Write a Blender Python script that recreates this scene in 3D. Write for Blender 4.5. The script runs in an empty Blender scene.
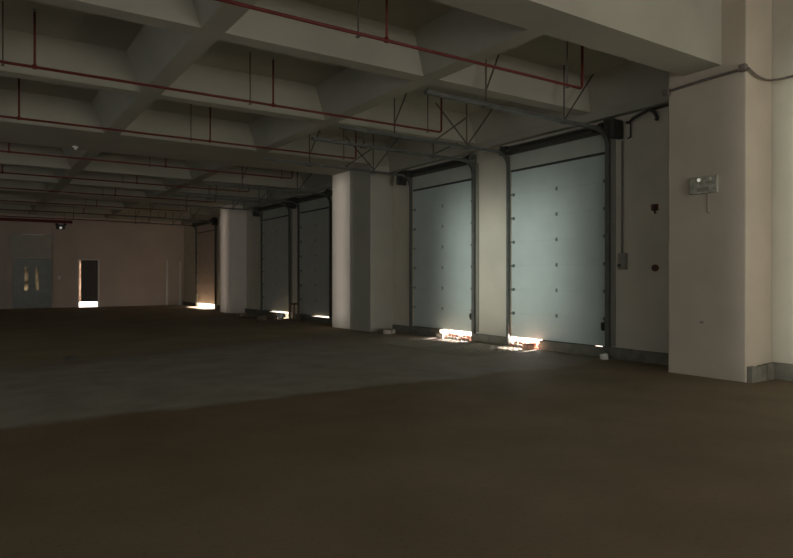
import bpy, bmesh, math, random
from mathutils import Vector, Matrix, Euler
random.seed(7)
C = bpy.context.scene.collection
S = bpy.context.scene

# ------------------------------------------------------------------ camera
YAW, PITCH, EYE = 0.5887, -0.0013, 1.5
cam = bpy.data.cameras.new('camera')
cam.sensor_fit = 'HORIZONTAL'; cam.sensor_width = 36.0
cam.lens = 638.2 / 793 * 36.0
cam.clip_end = 300
co = bpy.data.objects.new('camera', cam); C.objects.link(co)
co.location = (0, 0, EYE)
co.rotation_euler = (math.pi / 2 + PITCH, 0, -YAW)
S.camera = co

# ------------------------------------------------------------------ world, sun, daylight openings
w = bpy.data.worlds.new('world'); S.world = w; w.use_nodes = True
nt = w.node_tree; nt.nodes.clear()
out = nt.nodes.new('ShaderNodeOutputWorld'); bg = nt.nodes.new('ShaderNodeBackground')
bg.inputs['Color'].default_value = (0.93, 0.97, 1.0, 1); bg.inputs['Strength'].default_value = 2.2
nt.links.new(bg.outputs[0], out.inputs[0])

sun = bpy.data.lights.new('sun', 'SUN'); sun.energy = 75.0; sun.angle = math.radians(4.0); sun.color = (1.0, 0.85, 0.77)
so = bpy.data.objects.new('sun', sun); C.objects.link(so)
so.rotation_euler = Vector((-0.93, -0.22, -0.27)).to_track_quat('-Z', 'Y').to_euler()

def area(name, loc, direction, sx, sy, power, col):
    l = bpy.data.lights.new(name, 'AREA'); l.shape = 'RECTANGLE'; l.size = sx; l.size_y = sy
    l.energy = power; l.color = col
    o = bpy.data.objects.new(name, l); C.objects.link(o); o.location = loc
    o.rotation_euler = Vector(direction).to_track_quat('-Z', 'Y').to_euler()
    return o
# added daylight of an assumed unseen entrance, tilted up to brighten the ceiling
area('assumed_entrance_light', (5.4, -8.7, 1.2), (0, 1, 0.30), 6.2, 2.2, 285, (1.0, 0.90, 0.79))
# light from assumed unseen openings opposite, one band reaching the bright dock doors
def side_light(y, z, wd, ht, power, spread, col=(0.95, 1.0, 0.94)):
    o = area('unseen_side_light', (-12.95, y, z), (1, 0, 0), wd, ht, power, col)
    o.data.spread = math.radians(spread)
side_light(10.72, 1.8, 3.7, 3.0, 17, 6)
side_light(2.60, 2.3, 3.6, 4.4, 34, 5)
side_light(16.92, 2.3, 0.95, 4.4, 4.0, 3, (1.0, 0.93, 0.83))  # narrow lamp added to brighten the left pillar of the pair
side_light(27.50, 2.3, 0.95, 4.4, 2.6, 3, (1.0, 0.86, 0.76))  # narrow lamp added to brighten the distant pillar
# daylight that falls in under the dock doors
def gap_light(y0, y1, power, col=(0.93, 1.0, 0.99)):
    area('gap_daylight', (10.22, (y0 + y1) / 2, 0.10), (-1, 0, -0.2), (y1 - y0), 0.16, power, col)
gap_light(9.50, 10.38, 60, (1.0, 0.93, 0.88))
gap_light(11.72, 12.9, 60, (1.0, 0.93, 0.88))
gap_light(22.3, 24.0, 34)
gap_light(18.98, 20.2, 26)
gap_light(31.0, 34.0, 7, (1.0, 0.84, 0.74))

S.view_settings.view_transform = 'Standard'
S.view_settings.look = 'None'
S.view_settings.gamma = 1.0
S.view_settings.use_curve_mapping = False
S.view_settings.exposure = 0.0

# ------------------------------------------------------------------ materials
def mat(name, col, rough=0.7, metal=0.0, var=0.12, scale=3.0, bump=0.0, bscale=40.0, col2=None, spec=0.5):
    m = bpy.data.materials.new(name); m.use_nodes = True
    n = m.node_tree; b = n.nodes['Principled BSDF']
    b.inputs['Roughness'].default_value = rough; b.inputs['Metallic'].default_value = metal
    b.inputs['Specular IOR Level'].default_value = spec
    tc = n.nodes.new('ShaderNodeTexCoord')
    no = n.nodes.new('ShaderNodeTexNoise'); no.inputs['Scale'].default_value = scale; no.inputs['Detail'].default_value = 5
    n.links.new(tc.outputs['Object'], no.inputs['Vector'])
    r = n.nodes.new('ShaderNodeValToRGB')
    c2 = col2 or tuple(c * (1 - var) for c in col)
    c1 = tuple(min(1, c * (1 + var * 0.5)) for c in col)
    r.color_ramp.elements[0].position = 0.32; r.color_ramp.elements[1].position = 0.68
    r.color_ramp.elements[0].color = (*c2, 1); r.color_ramp.elements[1].color = (*c1, 1)
    n.links.new(no.outputs['Fac'], r.inputs['Fac']); n.links.new(r.outputs['Color'], b.inputs['Base Color'])
    if bump:
        n2 = n.nodes.new('ShaderNodeTexNoise'); n2.inputs['Scale'].default_value = bscale; n2.inputs['Detail'].default_value = 4
        n.links.new(tc.outputs['Object'], n2.inputs['Vector'])
        bp = n.nodes.new('ShaderNodeBump'); bp.inputs['Strength'].default_value = bump; bp.inputs['Distance'].default_value = 0.02
        n.links.new(n2.outputs['Fac'], bp.inputs['Height']); n.links.new(bp.outputs['Normal'], b.inputs['Normal'])
    return m

M = {}
M['wall'] = mat('wall_paint', (0.60, 0.56, 0.455), 0.75, var=0.08, scale=1.3, bump=0.05, bscale=14)
M['pillar'] = mat('pillar_paint', (0.54, 0.47, 0.37), 0.55, var=0.08, scale=1.6, bump=0.05, bscale=10)
M['pillar_lit'] = mat('pillar_lit_tone', (0.74, 0.68, 0.60), 0.5, var=0.05, scale=1.6, bump=0.05, bscale=10)  # base colour lightened to add to the light on these pillars
M['pillar_shaded'] = mat('pillar_shaded_tone', (0.42, 0.41, 0.34), 0.5, var=0.08, scale=1.6, bump=0.05, bscale=10)  # base colour darkened to stand in for shade on this pillar
M['far_wall'] = mat('far_wall_paint', (0.56, 0.47, 0.40), 0.8, var=0.08, scale=0.8)
M['ceiling'] = mat('ceiling_paint', (0.40, 0.385, 0.31), 0.85, var=0.10, scale=0.9, bump=0.06, bscale=8)
M['kerb'] = mat('kerb_concrete', (0.20, 0.19, 0.15), 0.9, var=0.3, scale=5, bump=0.3, bscale=25)
M['leaf'] = mat('door_panel_paint', (0.52, 0.60, 0.565), 0.42, var=0.05, scale=2)
M['leaf_grey'] = mat('grey_door_paint', (0.46, 0.475, 0.42), 0.45, var=0.06, scale=2)
M['leaf_beige'] = mat('beige_door_paint', (0.52, 0.43, 0.37), 0.5, var=0.06, scale=2)
M['leaf_old'] = mat('header_panel_paint', (0.47, 0.50, 0.43), 0.6, var=0.06, scale=2)
M['seal'] = mat('rubber_seal', (0.03, 0.03, 0.03), 0.7)
M['track'] = mat('galvanised_steel', (0.13, 0.135, 0.12), 0.5, metal=0.3, var=0.2, scale=9)
M['dark'] = mat('dark_metal', (0.045, 0.045, 0.04), 0.5, metal=0.3, var=0.2, scale=9)
M['hinge'] = mat('hinge_steel', (0.24, 0.27, 0.25), 0.5, metal=0.4)
M['red'] = mat('red_pipe_paint', (0.13, 0.012, 0.008), 0.6, var=0.25, scale=8)
M['rod'] = mat('hanger_rod_steel', (0.10, 0.085, 0.07), 0.55, metal=0.3)
M['box'] = mat('grey_plastic', (0.27, 0.26, 0.21), 0.5, var=0.06)
M['white'] = mat('white_plastic', (0.75, 0.74, 0.68), 0.4, var=0.04)
M['em_body'] = mat('stained_grey_plastic', (0.44, 0.44, 0.36), 0.6, var=0.45, scale=14)
M['glass_lens'] = mat('pale_lens', (0.85, 0.85, 0.80), 0.3, var=0.02)
_b = M['glass_lens'].node_tree.nodes['Principled BSDF']           # faint glow added to stand in for a glint on the lens
_b.inputs['Emission Color'].default_value = (1.0, 0.97, 0.88, 1); _b.inputs['Emission Strength'].default_value = 0.35
M['dull_lens'] = mat('dull_lens', (0.5, 0.5, 0.45), 0.3)
M['rust'] = mat('rusty_box', (0.16, 0.06, 0.03), 0.8, var=0.4, scale=30)
M['brick'] = mat('broken_brick', (0.55, 0.30, 0.23), 0.9, var=0.3, scale=12, bump=0.4, bscale=40)
M['rubble'] = mat('broken_mortar', (0.48, 0.42, 0.36), 0.95, var=0.3, scale=12, bump=0.4, bscale=40)
M['wood'] = mat('weathered_wood', (0.16, 0.12, 0.08), 0.8, var=0.35, scale=8)
M['steel_door'] = mat('steel_door_paint', (0.13, 0.15, 0.115), 0.35, var=0.15, scale=3)
M['brown_door'] = mat('brown_door_paint', (0.05, 0.038, 0.028), 0.5, var=0.2, scale=6)
M['frame_white'] = mat('white_frame_paint', (0.72, 0.68, 0.60), 0.5, var=0.05)
M['transom'] = mat('transom_panel', (0.44, 0.43, 0.36), 0.6, var=0.08)
M['outside'] = mat('sunlit_yard', (0.75, 0.72, 0.68), 0.9, var=0.1, scale=0.5)
M['cable'] = mat('cable_sheath', (0.05, 0.045, 0.04), 0.6)
M['conduit'] = mat('dusty_conduit', (0.16, 0.13, 0.11), 0.6, var=0.2, scale=20)

def glow_pane(nm, ca, cb, sc):
    m = bpy.data.materials.new(nm); m.use_nodes = True
    n = m.node_tree; n.nodes.clear()
    o = n.nodes.new('ShaderNodeOutputMaterial'); t = n.nodes.new('ShaderNodeBsdfTranslucent'); d = n.nodes.new('ShaderNodeBsdfDiffuse')
    no = n.nodes.new('ShaderNodeTexNoise'); no.inputs['Scale'].default_value = sc; no.inputs['Detail'].default_value = 2
    tc = n.nodes.new('ShaderNodeTexCoord'); n.links.new(tc.outputs['Object'], no.inputs['Vector'])
    r = n.nodes.new('ShaderNodeValToRGB')
    r.color_ramp.elements[0].position = 0.35; r.color_ramp.elements[1].position = 0.6
    r.color_ramp.elements[0].color = (*ca, 1); r.color_ramp.elements[1].color = (*cb, 1)
    n.links.new(no.outputs['Fac'], r.inputs['Fac']); n.links.new(r.outputs['Color'], t.inputs['Color'])
    d.inputs['Color'].default_value = (0.3, 0.3, 0.26, 1)
    mx = n.nodes.new('ShaderNodeMixShader'); mx.inputs['Fac'].default_value = 0.3
    n.links.new(t.outputs[0], mx.inputs[1]); n.links.new(d.outputs[0], mx.inputs[2]); n.links.new(mx.outputs[0], o.inputs[0])
    return m
M['glow_pane'] = glow_pane('reflection_glow', (0.10, 0.09, 0.07), (0.30, 0.27, 0.20), 2.2)  # translucent glow stands in for reflections on the steel door
M['jamb_glow'] = glow_pane('jamb_glow', (0.42, 0.34, 0.29), (0.5, 0.42, 0.36), 1.0)  # translucent glow stands in for light on the brown door's jamb

def floor_material():
    m = bpy.data.materials.new('worn_concrete_floor'); m.use_nodes = True
    n = m.node_tree; b = n.nodes['Principled BSDF']; L = n.links.new
    tc = n.nodes.new('ShaderNodeTexCoord')
    sep = n.nodes.new('ShaderNodeSeparateXYZ'); L(tc.outputs['Object'], sep.inputs[0])
    def noise(scale, detail=5):
        q = n.nodes.new('ShaderNodeTexNoise'); q.inputs['Scale'].default_value = scale; q.inputs['Detail'].default_value = detail
        L(tc.outputs['Object'], q.inputs['Vector']); return q.outputs['Fac']
    def math_(op, a, c):
        q = n.nodes.new('ShaderNodeMath'); q.operation = op
        for k, v in enumerate((a, c)):
            if isinstance(v, (int, float)): q.inputs[k].default_value = v
            else: L(v, q.inputs[k])
        return q.outputs[0]
    def step(x, lo, hi):
        q = n.nodes.new('ShaderNodeMapRange'); q.interpolation_type = 'SMOOTHSTEP'
        L(x, q.inputs['Value']); q.inputs['From Min'].default_value = lo; q.inputs['From Max'].default_value = hi
        return q.outputs[0]
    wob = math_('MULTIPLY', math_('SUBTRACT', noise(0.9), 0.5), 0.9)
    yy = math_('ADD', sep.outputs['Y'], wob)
    near = step(yy, 7.35, 7.65)                       # the band of daylight painted into the floor begins here
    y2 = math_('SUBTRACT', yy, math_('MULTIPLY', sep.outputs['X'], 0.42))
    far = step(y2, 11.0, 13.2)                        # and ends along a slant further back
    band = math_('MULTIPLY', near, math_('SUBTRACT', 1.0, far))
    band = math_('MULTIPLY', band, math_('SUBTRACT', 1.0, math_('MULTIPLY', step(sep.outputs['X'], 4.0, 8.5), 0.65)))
    def ramp(f, c1, c2, p1=0.3, p2=0.7):
        r = n.nodes.new('ShaderNodeValToRGB'); L(f, r.inputs['Fac'])
        r.color_ramp.elements[0].position = p1; r.color_ramp.elements[1].position = p2
        r.color_ramp.elements[0].color = (*c1, 1); r.color_ramp.elements[1].color = (*c2, 1); return r.outputs['Color']
    dark = ramp(noise(1.1), FLOOR_DARK_A, FLOOR_DARK_B)
    dk2 = n.nodes.new('ShaderNodeMix'); dk2.data_type = 'RGBA'
    L(far, dk2.inputs['Factor']); L(dark, dk2.inputs['A']); L(ramp(noise(0.8), (0.33, 0.27, 0.175), (0.42, 0.345, 0.235)), dk2.inputs['B']); dark = dk2.outputs['Result']  # farther floor coloured lighter to make up for weak light there
    lit_tone = ramp(noise(1.7, 8), FLOOR_LIT_A, FLOOR_LIT_B)  # paler tones paint the daylight band across the floor
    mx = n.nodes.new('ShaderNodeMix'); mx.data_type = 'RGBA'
    L(band, mx.inputs['Factor']); L(dark, mx.inputs['A']); L(lit_tone, mx.inputs['B'])
    sp = ramp(noise(26, 2), (0.72, 0.72, 0.72), (1, 1, 1), 0.30, 0.42)
    ml = n.nodes.new('ShaderNodeMix'); ml.data_type = 'RGBA'; ml.blend_type = 'MULTIPLY'; ml.inputs['Factor'].default_value = 0.6
    L(mx.outputs['Result'], ml.inputs['A']); L(sp, ml.inputs['B'])
    L(ml.outputs['Result'], b.inputs['Base Color'])
    b.inputs['Roughness'].default_value = 0.75
    b.inputs['Specular IOR Level'].default_value = 0.25
    bp = n.nodes.new('ShaderNodeBump'); bp.inputs['Strength'].default_value = 0.25; bp.inputs['Distance'].default_value = 0.02
    L(noise(9, 6), bp.inputs['Height']); L(bp.outputs['Normal'], b.inputs['Normal'])
    return m
FLOOR_DARK_A, FLOOR_DARK_B = (0.18, 0.138, 0.088), (0.23, 0.18, 0.118)
FLOOR_LIT_A, FLOOR_LIT_B = (0.30, 0.285, 0.24), (0.40, 0.385, 0.33)
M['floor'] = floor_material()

# ------------------------------------------------------------------ mesh helpers
def add_box(bm, x0, x1, y0, y1, z0, z1, rot=None, about=None):
    vs = [bm.verts.new((x, y, z)) for x in (x0, x1) for y in (y0, y1) for z in (z0, z1)]
    for f in ((0, 1, 3, 2), (4, 6, 7, 5), (0, 4, 5, 1), (2, 3, 7, 6), (0, 2, 6, 4), (1, 5, 7, 3)):
        bm.faces.new([vs[i] for i in f])
    if rot is not None:
        c = Vector(about) if about else Vector(((x0 + x1) / 2, (y0 + y1) / 2, (z0 + z1) / 2))
        R = Euler(rot).to_matrix()
        for v in vs: v.co = R @ (v.co - c) + c
    return vs

def add_tube(bm, pts, r, n=8, caps=True):
    pts = [Vector(p) for p in pts]
    rings = []
    prev = None
    for i, p in enumerate(pts):
        if i == 0: t = pts[1] - p
        elif i == len(pts) - 1: t = p - pts[i - 1]
        else: t = (pts[i + 1] - p).normalized() + (p - pts[i - 1]).normalized()
        t.normalize()
        if prev is None:
            a = Vector((0, 0, 1)) if abs(t.z) < 0.9 else Vector((1, 0, 0))
            u = t.cross(a).normalized()
        else:
            u = (prev - t * prev.dot(t)).normalized()
        prev = u
        v = t.cross(u)
        k = 1.0
        if 0 < i < len(pts) - 1:
            c = (p - pts[i - 1]).normalized().dot(t); k = 1 / max(c, 0.5)
        rings.append([bm.verts.new(p + (u * math.cos(2 * math.pi * j / n) + v * math.sin(2 * math.pi * j / n)) * r * (k if False else 1.0)) for j in range(n)])
    for a, b in zip(rings, rings[1:]):
        for j in range(n):
            bm.faces.new((a[j], a[(j + 1) % n], b[(j + 1) % n], b[j]))
    if caps:
        bm.faces.new(rings[0][::-1]); bm.faces.new(rings[-1])

def arc(c, r, a0, a1, n, y):
    return [(c[0] + r * math.cos(a0 + (a1 - a0) * i / n), y, c[1] + r * math.sin(a0 + (a1 - a0) * i / n)) for i in range(n + 1)]

ORIG = {}
def obj(name, bm, m, parent=None, smooth=False, bevel=0.0, origin=None):
    """the bmesh is in world metres; the object's origin is its parent's base (or `origin`)"""
    if bevel:
        bmesh.ops.bevel(bm, geom=list(bm.edges), offset=bevel, segments=2, affect='EDGES', profile=0.5)
    bmesh.ops.recalc_face_normals(bm, faces=bm.faces)
    base = ORIG.get(parent.name, Vector((0, 0, 0))) if parent else Vector(origin) if origin else Vector((0, 0, 0))
    for v in bm.verts: v.co -= base
    me = bpy.data.meshes.new(name); bm.to_mesh(me); bm.free()
    me.materials.append(m)
    if smooth:
        for p in me.polygons: p.use_smooth = True
    o = bpy.data.objects.new(name, me); C.objects.link(o)
    ORIG[o.name] = base
    if parent: o.parent = parent
    else: o.location = base
    return o

def thing(name, loc, label, cat, group=None):
    o = bpy.data.objects.new(name, None); C.objects.link(o)
    o.empty_display_size = 0.2
    o.location = loc; ORIG[o.name] = Vector(loc)
    return tag(o, label, cat, group)

def tag(o, label, cat, group=None, kind=None):
    o['label'] = label; o['category'] = cat
    if group: o['group'] = group
    o['kind'] = kind or 'thing'
    return o

def struct(name, bm, m, label=None, cat=None, **k):
    o = obj(name, bm, m, **k); o['kind'] = 'structure'
    if label: o['label'] = label; o['category'] = cat
    return o
BM = bmesh.new

# ------------------------------------------------------------------ the hall
XW = 10.02                      # inner face of the dock wall
XP = 9.27                       # front of the pillars
YF = 36.6                       # far wall
ZT = 6.25                       # top of the walls and the higher first bay
ZB, ZS = 4.66, 5.28             # underside of the beams, soffit of the slab
XL, YN = -13.0, -9.0

bm = BM(); add_box(bm, XL - .3, XW + .3, YN - .3, YF + .3, -0.3, 0.0)
struct('floor', bm, M['floor'], 'dark worn concrete floor with a painted band of light across the middle', 'floor')
bm = BM(); add_box(bm, XW + .3, 60, -40, 90, -0.35, -0.05); add_box(bm, -40, XW + .3, YF + .3, 90, -0.35, -0.05)
struct('ground', bm, M['outside'], 'pale sunlit yard outside the doors', 'ground')

# ceiling: slab with a grid of beams, one cast piece
XB = [(-12.2, -11.9), (-8.05, -7.75), (-4.55, -4.25), (-1.05, -0.75), (2.42, 2.73), (5.90, 6.20), (9.85, 10.32)]
YB = [(-9.3, -8.6), (-5.3, -4.7), (5.20, 5.82), (8.07, 8.36), (11.42, 11.72), (15.08, 17.40),
      (20.6, 20.9), (23.8, 24.1), (26.8, 28.1), (31.2, 31.5), (34.3, 34.6), (36.4, 36.9)]
bm = BM()
def quad(*p): bm.faces.new([bm.verts.new(q) for q in p])
xs = sorted({XL - .3, *[a for p in XB for a in p]}); ys = sorted({a for p in YB for a in p})
for (xa, xb) in zip(xs, xs[1:]):
    for (ya, yb) in zip(ys, ys[1:]):
        if ya < 5.1: continue
        mid = ((xa + xb) / 2, (ya + yb) / 2)
        beam = (mid[1] > 5.2 and any(a <= mid[0] <= b for a, b in XB)) or any(a <= mid[1] <= b for a, b in YB)
        if beam:
            quad((xa, ya, ZB), (xb, ya, ZB), (xb, yb, ZB), (xa, yb, ZB))
        else:
            ix, iy = (0.26, 0.10) if ya > 5.2 else (0.0, 0.0)
            p = [(xa, ya, ZB), (xb, ya, ZB), (xb, yb, ZB), (xa, yb, ZB)]
            q = [(xa + ix, ya + iy, ZS), (xb - ix, ya + iy, ZS), (xb - ix, yb - iy, ZS), (xa + ix, yb - iy, ZS)]
            for i in range(4): quad(p[i], p[(i + 1) % 4], q[(i + 1) % 4], q[i])
            quad(*q)
quad((XL - .3, 5.2, ZB), (XW + .3, 5.2, ZB), (XW + .3, 5.2, ZT), (XL - .3, 5.2, ZT))
add_box(bm, XL - .3, XW + .3, YN - .3, YF + .3, ZT, ZT + 0.3)
bmesh.ops.remove_doubles(bm, verts=bm.verts, dist=0.001)
struct('ceiling', bm, M['ceiling'], 'painted concrete ceiling with a grid of deep beams', 'ceiling')

# dock doors: right jamb, left jamb (seen from inside), low parts of the sill
DOORS = [(7.83, 10.41), (11.68, 14.19), (18.95, 21.35), (22.22, 24.90), (30.96, 34.05)]
DZ, DT = 0.20, 3.87
bm = BM()
edge = YN - .3
for a, b in DOORS:
    add_box(bm, XW, XW + .3, edge, a, -0.3, ZT if a < 9 else ZS)
    add_box(bm, XW, XW + .3, a, b, DT, ZB)
    edge = b
add_box(bm, XW, XW + .3, edge, YF + .3, -0.3, ZB)
struct('wall_right', bm, M['wall'], 'off white wall with the row of dock doors', 'wall')
bm = BM(); add_box(bm, 9.86, XW, 6.07, YF, 4.50, ZB)
struct('trim_1', bm, M['ceiling'], 'concrete edge beam along the top of the dock wall', 'beam')

# kerb along the dock wall, broken away under some doors
bm = BM()
def kerb(y0, y1, top=0.19, proud=0.07):
    n = max(1, int((y1 - y0) / 0.5))
    for i in range(n):
        a, b = y0 + (y1 - y0) * i / n, y0 + (y1 - y0) * (i + 1) / n
        add_box(bm, XW - proud - random.uniform(0, .012), XW - 0.002, a, b, 0, top + random.uniform(-.008, .0))
def sill(y0, y1, top):
    n = max(1, int((y1 - y0) / 0.5))
    for i in range(n):
        a, b = y0 + (y1 - y0) * i / n, y0 + (y1 - y0) * (i + 1) / n
        add_box(bm, XW - 0.07 - random.uniform(0, .012), XW + 0.28, a, b, 0, top + random.uniform(-.006, .0))
kerb(-1.0, 4.82, 0.25); kerb(6.10, 7.83, 0.21)
sill(7.83, 9.50, 0.193)
kerb(10.41, 11.68)
sill(12.92, 14.19, 0.193); kerb(14.19, 15.10, 0.19); kerb(17.5, 18.95)
sill(18.95, 20.25, 0.172); sill(20.25, 21.35, 0.193); kerb(21.35, 21.6)
sill(22.50, 24.05, 0.165); sill(24.05, 24.90, 0.193); kerb(24.90, 26.8); kerb(28.1, 30.96); kerb(34.05, YF - .02)
struct('baseboard_right', bm, M['kerb'], 'low rough concrete kerb along the foot of the dock wall', 'kerb')
bm = BM()
for k in range(5):
    x0 = XP + .02 + k * .145
    add_box(bm, x0, x0 + .14, 4.77 - random.uniform(0, .01), 4.838, 0, 0.215 + .03 * (k > 2) + random.uniform(-.015, .015))
struct('baseboard_pillar', bm, M['kerb'], 'broken masonry skirting at the side of the nearest pillar', 'kerb')

# pillars
def pillar(y0, y1, xf, m, label):
    bm = BM(); add_box(bm, xf, XW - .001, y0, y1, 0, ZT - .02 if y0 < 6 else ZS)
    es = [e for e in bm.edges if abs(e.verts[0].co.z - e.verts[1].co.z) > 1]
    bmesh.ops.bevel(bm, geom=es, offset=0.018, segments=2, affect='EDGES', profile=0.5)
    return struct('pillar', bm, m, label, 'pillar', origin=(0, 0, 0))
pillar(4.84, 6.07, XP, M['pillar'], 'wide brownish pillar carrying the emergency light and the cable')
pillar(15.14, 16.24, XP - .03, M['pillar_shaded'], 'darker-toned pillar on the right of the close-set pair')
pillar(16.34, 17.46, XP, M['pillar_lit'], 'lighter-toned pillar on the left of the close-set pair')
pillar(26.80, 28.10, XP, M['pillar_lit'], 'distant pillar between the far door and the pair of doors')

# far wall with the double door, the brown door
DD = (1.787, 3.353, 2.42); BD = (4.630, 5.620, 2.44)
bm = BM()
add_box(bm, XL - .3, DD[0], YF, YF + .3, -.3, ZT)
add_box(bm, DD[0], DD[1], YF, YF + .3, DD[2], ZT)
add_box(bm, DD[1], BD[0], YF, YF + .3, -.3, ZT)
add_box(bm, BD[0], BD[1], YF, YF + .3, BD[2], ZT)
add_box(bm, BD[1], XW + .3, YF, YF + .3, -.3, ZT)
struct('wall_far', bm, M['far_wall'], 'dim plastered wall at the far end of the hall', 'wall')
bm = BM(); 
edge = YN - .3
for a, b in ((0.8, 4.6), (8.6, 12.6), (16.4, 17.4), (27.0, 28.0)):
    add_box(bm, XL - .3, XL, edge, a, -.3, ZT); add_box(bm, XL - .3, XL, a, b, 3.3 if a == 8.6 else 4.55, ZT); edge = b
add_box(bm, XL - .3, XL, edge, YF + .3, -.3, ZT)
struct('wall_left', bm, M['wall'], 'long plain wall with assumed openings for the side light', 'wall')
bm = BM()
add_box(bm, XL, -2.6, YN - .3, YN, -.3, ZT); add_box(bm, 8.6, XW, YN - .3, YN, -.3, ZT); add_box(bm, -2.6, 8.6, YN - .3, YN, 4.1, ZT)
struct('wall_back', bm, M['wall'], 'wall with an assumed open entrance behind the viewpoint', 'wall')

# double steel door
d = bpy.data.objects.new('door_1', None); C.objects.link(d); d.location = (2.570, YF, 0); ORIG['door_1'] = Vector(d.location)
tag(d, 'grey steel double door with two blurred bright reflections', 'door', kind='structure')
bm = BM()
for a, b in ((DD[0] - .05, DD[0] + .05), (DD[1] - .05, DD[1] + .05)): add_box(bm, a, b, YF - .04, YF + .02, 0, DD[2] + .05)
add_box(bm, DD[0] + .05, DD[1] - .05, YF - .04, YF + .02, DD[2] - .05, DD[2] + .05)
obj('frame', bm, M['steel_door'], d)
for x0, x1, wx0, wx1 in ((1.825, 2.570, 2.238, 2.402), (2.570, 3.314, 2.709, 2.863)):
    bm = BM()
    add_box(bm, x0, wx0, YF + .03, YF + .08, .0005, 2.37); add_box(bm, wx1, x1, YF + .03, YF + .08, .0005, 2.37)
    add_box(bm, wx0, wx1, YF + .03, YF + .08, .0005, .88); add_box(bm, wx0, wx1, YF + .03, YF + .08, 2.06, 2.37)
    lf = obj('leaf', bm, M['steel_door'], d)
    bm = BM(); add_box(bm, wx0, wx1, YF + .05, YF + .06, .88, 2.06); obj('reflection_strip', bm, M['glow_pane'], lf)  # glowing pane put in as a reflection on the leaf
    bm = BM(); hx = (x1 - .06) if x0 < 2.2 else (x0 + .06)
    add_tube(bm, [(hx, YF + .03, 1.0), (hx, YF - .03, 1.0), (hx, YF - .03, 1.2), (hx, YF + .03, 1.2)], .012, 6); obj('handle', bm, M['dark'], lf)
# panel over the double door
t = bpy.data.objects.new('trim_2', None); C.objects.link(t); t.location = (2.526, YF, 2.52); ORIG['trim_2'] = Vector(t.location)
tag(t, 'greyish panel above the steel double door with a pale strip on top', 'panel', kind='structure')
bm = BM(); add_box(bm, 1.623, 3.439, YF - .06, YF, 2.52, 3.71); obj('panel', bm, M['transom'], t)
bm = BM(); add_box(bm, 2.15, 3.1, YF - .11, YF - .06, 3.65, 3.70); obj('pale_strip', bm, M['white'], t)
bm = BM(); add_box(bm, 3.46, 3.53, YF - .10, YF, 0, ZB - .02); struct('trim_3', bm, M['far_wall'], 'narrow upright rib beside the steel double door', 'trim')
bm = BM(); add_box(bm, 1.42, 1.49, YF - .10, YF, 0, 3.8); struct('trim_6', bm, M['far_wall'], 'narrow upright rib left of the steel double door', 'trim')

# brown door with the bright gap under it
d = bpy.data.objects.new('door_2', None); C.objects.link(d); d.location = (5.125, YF, 0); ORIG['door_2'] = Vector(d.location)
tag(d, 'dark brown door with a pale strip down its left and daylight under it', 'door', kind='structure')
bm = BM()
add_box(bm, BD[0] - .02, BD[0] + .045, YF - .03, YF + .24, 0, BD[2]); add_box(bm, BD[1] - .05, BD[1] + .03, YF - .03, YF + .24, 0, BD[2])
add_box(bm, BD[0] - .02, BD[1] + .03, YF - .03, YF + .24, BD[2], BD[2] + .06)
obj('frame', bm, M['frame_white'], d)
bm = BM(); add_box(bm, BD[0] + .15, BD[1] - .05, YF + .02, YF + .06, 0.27, BD[2] - .005)
lf = obj('leaf', bm, M['brown_door'], d)
bm = BM(); add_box(bm, BD[0] + .045, BD[0] + .15, YF + .03, YF + .045, 0.27, BD[2] - .005); obj('lit_jamb_strip', bm, M['jamb_glow'], d)  # pane added in place of the lit left jamb
bm = BM()
for z0, z1 in ((.45, 1.15), (1.35, 2.25)): add_box(bm, BD[0] + .22, BD[1] - .2, YF + .008, YF + .02, z0, z1)
obj('raised_panel', bm, M['brown_door'], lf, bevel=.004)
bm = BM(); add_tube(bm, [(BD[1] - .12, YF + .02, 1.1), (BD[1] - .12, YF - .04, 1.1), (BD[1] - .24, YF - .04, 1.1)], .012, 6); obj('handle', bm, M['track'], lf)

# pipes on the far wall
for i, x in enumerate((9.08, 9.80)):
    bm = BM(); add_box(bm, x - .05, x + .05, YF - .09, YF, 0, 2.5 - .05 * i)
    struct('trim_%d' % (4 + i), bm, M['white'], ['pale upright strip on the far wall nearer the brown door', 'pale upright strip on the far wall in its corner'][i], 'trim')

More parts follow.
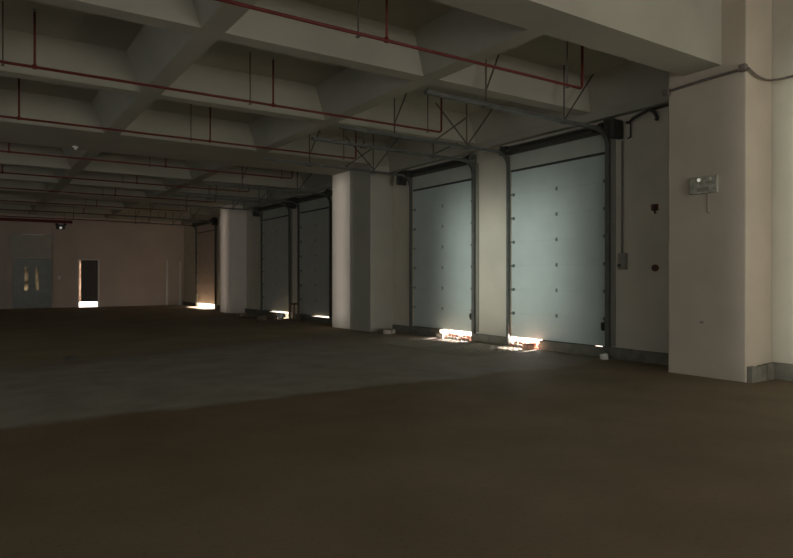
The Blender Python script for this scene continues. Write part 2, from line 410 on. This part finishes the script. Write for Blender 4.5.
# ------------------------------------------------------------------ sectional dock doors
DLAB = ['near pale dock door, the larger of the bright pair, with gap under its left corner',
        'second pale dock door from the camera, with gap under its right corner',
        'dim dock door beside the close-set pillars, a thin bright line under it',
        'dim dock door left of the narrow white mullion, debris piled before it',
        'farthest dock door, brownish, with sunlit floor under it']
def dock_door(k):
    yr, yl = DOORS[k]
    far = k > 1
    t = thing('dock_door', (XW, (yr + yl) / 2, 0), DLAB[k], 'dock door', 'dock doors along the right wall')
    n = 7; h = (DT - DZ) / n
    for i in range(n):
        bm = BM()
        z0, z1 = DZ + i * h, DZ + (i + 1) * h
        add_box(bm, XW + .02, XW + .065, yr, yl, z0, z1)
        es = [e for e in bm.edges if abs(e.verts[0].co.y - e.verts[1].co.y) > 1]
        bmesh.ops.bevel(bm, geom=es, offset=.004, segments=1, affect='EDGES')
        for q in (.33, .66):       # shallow rolled ribs along the panel
            zz = z0 + h * q
            add_box(bm, XW + .0185, XW + .02, yr + .02, yl - .02, zz - .006, zz + .006)
        s = obj('door_section', bm, M['leaf' if k < 2 else 'leaf_grey' if k < 4 else 'leaf_beige'], t)
        if i:
            bm = BM(); yc = (yr + yl) / 2 - .02
            add_box(bm, XW + .010, XW + .020, yc - .022, yc + .022, z0 - .040, z0 + .040)
            add_tube(bm, [(XW + .006, yc - .025, z0), (XW + .006, yc + .025, z0)], .010, 6)
            obj('hinge', bm, M['hinge'], t)
            for side, yy in ((0, yr + .07), (1, yl - .07)):
                bm = BM()
                add_box(bm, XW + .008, XW + .020, yy - .025, yy + .025, z0 - .035, z0 + .035)
                add_tube(bm, [(XW - .03, yy, z0), (XW - .03, yy + (-.06 if side == 0 else .06), z0)], .018, 6)
                add_box(bm, XW - .045, XW + .010, yy - .03, yy - .022, z0 - .03, z0 + .03)
                obj('roller_bracket', bm, M['hinge'], t)
    # top and bottom rubber seals
    bm = BM(); add_box(bm, XW - .012, XW + .05, yr + .004, yl - .004, DT - .014, DT + .030); obj('top_seal', bm, M['dark'], t)
    bm = BM()
    if k == 0: sp = [(yr + .004, 7.95), (8.14, 9.50)]
    elif k == 1: sp = [(12.92, yl - .004)]
    elif k == 2: sp = [(20.25, yl - .004)]
    elif k == 3: sp = [(24.05, yl - .004)]
    else: sp = []
    for a, b in sp: add_box(bm, XW + .022, XW + .06, a, b, DZ - .013, DZ + .012)
    obj('bottom_seal', bm, M['seal'], t)
    bm = BM(); add_box(bm, XW - .012, XW - .002, yr + .01, yl - .01, DT + .03, 4.23); obj('header_panel', bm, M['leaf_old' if k < 4 else 'leaf_beige'], t)
    # guide tracks: upright, curve, then inwards under the ceiling
    for side, y in ((0, yr - .055), (1, yl + .04)):
        bm = BM()
        zc, r = 3.98, 0.30
        xt = XW - .055
        hw = .045 if side == 0 else .032
        sec = [(-.026, -hw), (.026, -hw), (.026, hw), (-.026, hw)]
        path = [(xt, .02)] + [(xt, 3.98)] + [(xt - r + r * math.cos(a), zc + r * math.sin(a)) for a in [math.pi / 2 * j / 8 for j in range(1, 9)]] + [(5.72, zc + r + .03)]
        rings = []
        for i, p in enumerate(path):
            a = Vector(path[max(0, i - 1)]); b = Vector(path[min(len(path) - 1, i + 1)]); d_ = (b - a).normalized(); nn = Vector((-d_.y, d_.x))
            rings.append([bm.verts.new((p[0] + nn.x * u, y + v, p[1] + nn.y * u)) for u, v in sec])
        for ra, rb in zip(rings, rings[1:]):
            for j in range(4): bm.faces.new((ra[j], ra[(j + 1) % 4], rb[(j + 1) % 4], rb[j]))
        bm.faces.new(rings[0]); bm.faces.new(rings[-1])
        tr = obj('guide_track', bm, M['track'], t)
        # wall angle carrying the track
        bm = BM(); yo = y + (-.14 if side == 0 else .05)
        add_box(bm, XW - (.02 if side == 0 else .05), XW - .002, min(yo, y), max(yo, y), .22, 4.22); obj('wall_angle', bm, M['box' if side == 0 else 'track'], tr)
        zt = zc + r + .03
        ztop = ZS if True else ZB
        for xh, kind in ((6.93, 'v'), (8.77, 'x')):
            bm = BM()
            top = 4.70 if any(a <= y <= b for a, b in YB) else ZS + .01
            add_tube(bm, [(xh, y, zt - .06), (xh, y, top)], .014, 6)
            if kind == 'v': add_tube(bm, [(xh, y, zt + .22), (xh + .32, y, min(top, zt + .95))], .014, 6)
            else: add_tube(bm, [(xh + .02, y, zt + .02), (xh + .78, y, min(top, zt + .95))], .014, 6)
            add_box(bm, xh - .07, xh + .07, y - .04, y + .04, zt - .06, zt - .045)
            obj('track_hanger', bm, M['rod'], tr)
    if k < 2:
        # diagonal sway brace across the left track
        y = yl + .045
        bm = BM(); add_tube(bm, [(8.80, y, 4.34), (7.95, y, 5.1)], .016, 6); add_tube(bm, [(7.95, y, 4.34), (8.75, y, 4.9)], .016, 6)
        obj('sway_brace', bm, M['rod'], t)
    # spring shaft over the lintel
    bm = BM(); add_tube(bm, [(XW - .16, yr - .18, 4.32), (XW - .16, yl + .18, 4.32)], .022, 8); sh = obj('spring_shaft', bm, M['track'], t)
    bm = BM(); add_tube(bm, [(XW - .16, yr + .18, 4.32), (XW - .16, yl - .18, 4.32)], .055, 10); obj('torsion_spring', bm, M['dark'], sh)
    bm = BM(); add_box(bm, XW - .03, XW - .002, yr - .1, yl + .1, 4.24, 4.44); obj('backing_plate', bm, M['track'], t)
    for y in (yr - .02, yl + .02):
        bm = BM(); add_tube(bm, [(XW - .16, y - .05, 4.32), (XW - .16, y + .05, 4.32)], .10, 14); obj('cable_drum', bm, M['dark'], t)
        bm = BM(); ys_ = y + (-.09 if y < (yr + yl) / 2 else .09); add_box(bm, XW - .24, XW - .03, ys_ - .01, ys_ + .01, 4.22, 4.44); obj('bearing_bracket', bm, M['track'], t)
    # chain hoist at one end of the shaft
    e = yr - .22 if k in (0, 4) else yl + .22
    s = -1 if k in (0, 4) else 1
    bm = BM(); add_tube(bm, [(XW - .16, e - .06, 4.30), (XW - .16, e + .06, 4.30)], .15, 16); ho = obj('hoist_wheel', bm, M['dark'], t)
    bm = BM(); add_box(bm, XW - .30, XW - .03, min(e + s * .06, e + s * .16), max(e + s * .06, e + s * .16), 4.06, 4.40); obj('hoist_housing', bm, M['dark'], ho, bevel=.012)
    if k < 2:
        yy = yr + .12
        bm = BM(); add_box(bm, XW - .012, XW + .02, yy - .05, yy + .01, .50, .66); add_tube(bm, [(XW - .02, yy - .02, .54), (XW - .045, yy - .02, .56), (XW - .045, yy - .02, .62), (XW - .02, yy - .02, .64)], .010, 6)
        obj('lock_handle', bm, M['dark'], t)
for k in range(5): dock_door(k)

# ------------------------------------------------------------------ sprinkler branch pipes
PY = [6.66, 10.23, 13.67, 17.42, 20.95, 24.5, 28.5, 32.1, 35.6]
PWHERE = ['nearest the camera, crossing the top of the photo', 'second back from the camera, ending by the near dock door',
          'third back from the camera, ending by the second dock door', 'fourth back, at the far edge of the wide twin beam', 'fifth back, first one past the wide twin beam',
          'sixth back, second one past the wide twin beam', 'seventh back, at the far pillar beam', 'eighth back, next to last before the far wall', 'last one before the far wall']
Z = 4.45
for i, y in enumerate(PY):
    t = thing('sprinkler_pipe', (2.0, y, Z), 'red ceiling sprinkler pipe ' + PWHERE[i], 'pipe', 'red sprinkler pipes across the hall')
    xe = 7.92
    bm = BM(); add_tube(bm, [(-3.4, y, Z), (xe - .05, y, Z), (xe - .015, y, Z + .015), (xe, y, Z + .05), (xe, y, ZS - .08)], .021, 10)
    obj('pipe', bm, M['red'], t, smooth=True)
    for x in (-2.7, 0.75, 4.30):
        top = ZB + .002 if any(a <= y <= b for a, b in YB) else ZS - .06
        bm = BM(); add_tube(bm, [(x, y, Z), (x, y, top)], .016, 8)
        add_tube(bm, [(x, y, Z - .026), (x, y, Z + .04)], .026, 8); add_tube(bm, [(x - .035, y, Z), (x + .035, y, Z)], .026, 8)
        d = obj('riser', bm, M['red'], t, smooth=True)
        if top > ZB + .1:
            bm = BM(); add_tube(bm, [(x, y, top), (x, y, top + .03)], .008, 6); add_tube(bm, [(x, y, top + .03), (x, y, top + .036)], .03, 8); obj('sprinkler_head', bm, M['hinge'], d)
    for x in (-2.95, 0.37, 3.89, 7.58):
        top = ZB + .005 if any(a <= y <= b for a, b in YB) else ZS + .01
        bm = BM(); add_tube(bm, [(x, y, Z - .05), (x, y, top)], .010, 6); add_box(bm, x - .02, x + .02, y - .03, y + .03, Z - .045, Z - .035)
        obj('hanger_rod', bm, M['rod'], t)
bm = BM(); add_tube(bm, [(-3.4, 28.2, 3.72), (3.36, 28.2, 3.72)], .06, 10)
tag(obj('supply_pipe', bm, M['red'], smooth=True), 'thick red supply pipe high up near the steel double door', 'pipe')

# ------------------------------------------------------------------ fittings
# emergency light on the near pillar
t = thing('emergency_light', (XP, 5.50, 2.92), 'stained emergency light unit with one round lamp high on the wide pillar', 'emergency light')
bm = BM(); add_box(bm, XP - .055, XP - .001, 5.24, 5.68, 2.78, 3.04); obj('housing', bm, M['em_body'], t, bevel=.012)
for y, m_ in ((5.50, 'glass_lens'), (5.35, 'dull_lens')):
    bm = BM(); add_tube(bm, [(XP - .055, y, 2.985), (XP - .09, y, 2.985)], .034, 14); hd = obj('lamp_head', bm, M['em_body'], t)
    bm = BM(); add_tube(bm, [(XP - .0905, y, 2.985), (XP - .098, y, 2.985)], .026, 14); obj('lens', bm, M[m_], hd)
bm = BM(); add_box(bm, XP - .062, XP - .053, 5.36, 5.55, 2.81, 2.87); obj('pale_plate', bm, M['box'], t)
bm = BM(); add_tube(bm, [(XP - .008, 5.42, 2.79), (XP - .006, 5.42, 2.5), (XP - .006, 5.38, 2.48)], .005, 6); obj('loose_wire', bm, M['conduit'], t)
bm = BM(); add_box(bm, XP - .012, XP - .001, 5.48, 5.53, .81, .85); tag(obj('wall_plug', bm, M['box']), 'tiny pale patch low on the wide pillar', 'wall plug')

# conduit round the near pillar and the cable hanging off it
bm = BM(); pts = [(XP - .03, 6.05 - (6.05 - 4.86) * i / 10, 4.47 + .04 * i / 10 + .008 * math.sin(i / 10 * math.pi)) for i in range(11)]
add_tube(bm, pts, .022, 8)
t = thing('conduit_run', (XP, 5.45, 4.47), 'brown conduit crossing the face of the wide pillar near its top', 'conduit')
obj('pipe', bm, M['conduit'], t, smooth=True)
for y, z in ((6.07, 4.46), (4.86, 4.52)):
    bm = BM(); add_box(bm, XP - .085, XP - .001, y - .05, y + .05, z - .05, z + .05); obj('junction_box', bm, M['conduit'], t, bevel=.008)
bm = BM(); add_tube(bm, [(XP - .02, 4.80, 4.51), (XP + .06, 4.79, 4.47), (XP + .16, 4.785, 4.435), (XP + .28, 4.78, 4.415), (XP + .42, 4.775, 4.41), (XP + .56, 4.76, 4.42), (XP + .66, 4.70, 4.435), (XP + .71, 4.55, 4.45), (XP + .71, 4.1, 4.47), (XP + .71, 3.0, 4.47)], .016, 8)
tag(obj('cable', bm, M['conduit'], smooth=True), 'brown cable sagging off the outer corner of the wide pillar', 'cable')

# cable from the hoist to the pillar
t = thing('cable_bundle', (XW, 6.8, 4.3), 'black cable run along the wall top from the near hoist to the pillar', 'cable')
bm = BM(); add_tube(bm, [(XW - .06, 7.36, 4.34), (XW - .06, 7.30, 4.33), (XW - .06, 7.2, 4.40), (XW - .06, 6.9, 4.47), (XW - .06, 6.5, 4.485), (XW - .06, 6.1, 4.485)], .028, 8); obj('sheath', bm, M['cable'], t, smooth=True)
bm = BM(); add_tube(bm, [(XW - .06, 6.86, 4.46), (XW - .07, 6.78, 4.40), (XW - .07, 6.73, 4.30), (XW - .07, 6.75, 4.25)], .03, 8); obj('loose_end', bm, M['cable'], t, smooth=True)
bm = BM(); add_tube(bm, [(XW - .05, 7.28, 4.34), (XW - .05, 7.28, 4.06), (XW - .05, 7.34, 4.05)], .016, 6); obj('drop_wire', bm, M['cable'], t)

# control box with conduit, by the near door
t = thing('control_box', (XW, 7.50, 1.8), 'grey control box beside the near dock door, conduit running up from it', 'control box')
bm = BM(); add_box(bm, XW - .09, XW - .001, 7.37, 7.53, 1.66, 1.96); obj('housing', bm, M['box'], t, bevel=.01)
bm = BM(); add_tube(bm, [(XW - .09, 7.485, 1.73), (XW - .12, 7.485, 1.73)], .03, 10); obj('button', bm, M['dark'], t)
bm = BM(); add_tube(bm, [(XW - .03, 7.475, 1.96), (XW - .03, 7.475, 4.03)], .02, 8); obj('conduit', bm, M['box'], t, smooth=True)
# two rusty wall boxes
for z, lab, s in ((2.75, 'rusty torn switch box on the wall, the upper of two', 1), (1.68, 'small round rusty switch box on the wall, the lower of two', 0)):
    t = thing('switch_box', (XW, 6.80, z), lab, 'switch box', 'rusty boxes between the near door and the wide pillar')
    bm = BM()
    if s: add_box(bm, XW - .05, XW - .001, 6.75, 6.86, z - .06, z + .05)
    else: add_tube(bm, [(XW - .001, 6.80, z), (XW - .04, 6.80, z)], .062, 12)
    obj('back_box', bm, M['rust'], t)
    bm = BM()
    if s: add_tube(bm, [(XW - .05, 6.79, z + .03), (XW - .09, 6.78, z - .03), (XW - .06, 6.77, z - .12)], .018, 6)
    else: add_tube(bm, [(XW - .04, 6.80, z), (XW - .06, 6.80, z)], .03, 10)
    obj('torn_wire' if s else 'cap', bm, M['dark'], t)
# small light on the far wall and a switch
t = thing('wall_lamp', (3.80, YF, 4.1), 'small dark twin lamp with a white bulb high on the far wall', 'lamp')
bm = BM(); add_box(bm, 3.62, 4.02, YF - .12, YF - .001, 3.99, 4.22); obj('housing', bm, M['dark'], t, bevel=.02)
bm = BM(); add_tube(bm, [(3.82, YF - .12, 4.06), (3.82, YF - .16, 4.06)], .06, 12); obj('bulb', bm, M['glass_lens'], t)
for x in (3.64, 4.00):
    bm = BM(); add_tube(bm, [(x, YF - .10, 4.24), (x, YF - .22, 4.21)], .07, 10); obj('lamp_head', bm, M['dark'], t)
bm = BM(); add_box(bm, 3.72, 3.82, YF - .02, YF - .001, 1.44, 1.62); tag(obj('light_switch', bm, M['white'], bevel=.006), 'small white switch between the two far doors', 'switch')
# lamp holder under the twin beam
t = thing('lamp_holder', (2.1, 17.0, ZB), 'white lamp holder under the wide twin beam', 'lamp holder')
bm = BM(); add_tube(bm, [(2.1, 17.0, ZB), (2.1, 17.0, ZB - .03)], .07, 14); obj('rose', bm, M['white'], t)
bm = BM(); add_tube(bm, [(2.1, 17.0, ZB - .03), (2.1, 17.0, ZB - .08)], .035, 12); obj('socket', bm, M['white'], t)

# ------------------------------------------------------------------ debris
def chunk(name, x, y, sx, sy, sz, m, label, cat, group, z=0.0, rz=None):
    bm = BM(); rz = random.uniform(0, 3) if rz is None else rz
    add_box(bm, -sx / 2, sx / 2, -sy / 2, sy / 2, 0, sz)
    bmesh.ops.subdivide_edges(bm, edges=list(bm.edges), cuts=2, use_grid_fill=True)
    for v in bm.verts:
        k = .10
        v.co.x *= 1 + random.uniform(-k, k); v.co.y *= 1 + random.uniform(-k, k)
        if v.co.z > sz * .2: v.co.z *= 1 + random.uniform(-.18, .08)
        v.co = Matrix.Rotation(rz, 3, 'Z') @ v.co
        v.co += Vector((x, y, z))
    return tag(obj(name, bm, m, origin=(x, y, z)), label, cat, group)
def rubble(y0, y1, n, lab, grp):
    st = (y1 - y0) / n
    for i in range(n):
        for row in (0, 1):
            y = y0 + st * (i + .5)
            x = XW + (-.045 if row == 0 else .10)
            hgt = random.uniform(.03, .07) if row == 0 else random.uniform(.06, .115)
            chunk('brick_fragment', x, y, .11, st * .78, hgt, M['brick' if random.random() < .75 else 'rubble'], lab, 'brick', grp, rz=random.uniform(-.12, .12))
rubble(9.53, 10.38, 6, 'broken reddish brick in the gap under the near dock door', 'bricks under the near door')
rubble(11.72, 12.88, 8, 'broken reddish brick in the gap under the second dock door', 'bricks under the second door')
chunk('brick_fragment', XW - .27, 9.62, .2, .16, .13, M['brick'], 'large brick lump at the right end of the near gap', 'brick', None)
chunk('brick_fragment', XW - .27, 12.62, .2, .16, .12, M['rubble'], 'large broken lump at the left end of the gap under the second door', 'brick', None)
chunk('stone', XW - .25, 7.70, .13, .11, .10, M['white'], 'white lump at the foot of the near door frame', 'stone', None, z=0.0)
chunk('stone', 1.57, 13.19, .2, .07, .04, M['dark'], 'small dark scrap lying alone on the open floor', 'scrap', None, rz=.2)
chunk('stone', 9.45, 14.5, .3, .25, .12, M['rubble'], 'pale rubble lump by the foot of the close-set pillars', 'stone', None)
chunk('stone', 9.62, 14.85, .2, .16, .09, M['rubble'], 'smaller rubble lump against the close-set pillars', 'stone', None)

# steel mesh sheet on the floor before the two bright doors
bm = BM()
x0, x1, y0, y1 = 7.95, 9.65, 9.45, 12.35
n1, n2 = 18, 10
for i in range(n1 + 1):
    y = y0 + (y1 - y0) * i / n1; add_tube(bm, [(x0, y, .007), (x1, y, .007)], .005, 5)
for i in range(n2 + 1):
    x = x0 + (x1 - x0) * i / n2; add_tube(bm, [(x, y0, .016), (x, y1, .016)], .005, 5)
ms = obj('mesh_sheet', bm, M['box'])
tag(ms, 'steel wire mesh sheet lying on the floor before the two bright dock doors', 'wire mesh')

# planks, ball, frame by the farther doors
def plank(x, y, z, L, wd, th, rz, label, tilt=0.0):
    bm = BM(); add_box(bm, -L / 2, L / 2, -wd / 2, wd / 2, 0, th)
    R = Euler((0, tilt, rz)).to_matrix()
    for v in bm.verts: v.co = R @ v.co + Vector((x, y, z))
    return tag(obj('plank', bm, M['wood'], origin=(x, y, z)), label, 'plank', 'scrap planks near the dim doors')
plank(9.05, 23.25, .0, 2.0, .22, .06, 1.75, 'dark scrap plank lying lowest, left of the ball')
plank(8.95, 23.5, .064, 1.2, .2, .06, .35, 'dark scrap plank lying across another')
plank(9.45, 22.85, .0, 1.2, .16, .07, 1.6, 'short thick scrap plank nearest the dim door')
plank(8.55, 22.75, .0, 1.1, .18, .055, 1.75, 'short scrap plank farthest out on the floor')
bm = BM(); bmesh.ops.create_uvsphere(bm, u_segments=16, v_segments=10, radius=.12, matrix=Matrix.Translation((9.30, 21.45, .12)))
for v in bm.verts: v.co.z = max(0.0, v.co.z * .95 + .004 * math.sin(v.co.x * 40))
tag(obj('plastic_bundle', bm, M['white'], smooth=True, origin=(9.30, 21.45, 0)), 'round white bundle on the floor beside the scrap planks', 'bundle')
t = thing('metal_stand', (9.60, 20.95, 0), 'small dark stand with an arched top standing by the narrow white mullion', 'stand')
for dx in (0, .16):
    bm = BM(); X = 9.52 + dx
    add_tube(bm, [(X, 20.74, 0), (X, 20.76, .46), (X, 20.79, .54), (X, 20.86, .58), (X, 21.04, .58), (X, 21.11, .54), (X, 21.14, .46), (X, 21.16, 0)], .032, 8)
    obj('leg_frame', bm, M['wood'], t)
bm = BM(); add_box(bm, 9.50, 9.70, 20.82, 21.08, .585, .62); obj('top_plate', bm, M['wood'], t)
bm = BM(); add_tube(bm, [(9.53, 20.75, .2), (9.67, 20.75, .2)], .015, 6); obj('stretcher', bm, M['wood'], t)
for x, y, a, b, c, lab in ((9.16, 21.95, .36, .30, .22, 'dark lump of debris right behind the white bundle'), (8.72, 21.75, .32, .26, .16, 'low dark lump of debris farthest out from the dim doors')):
    chunk('debris_lump', x, y, a, b, c, M['wood'], lab, 'debris', 'debris lumps by the scrap planks')
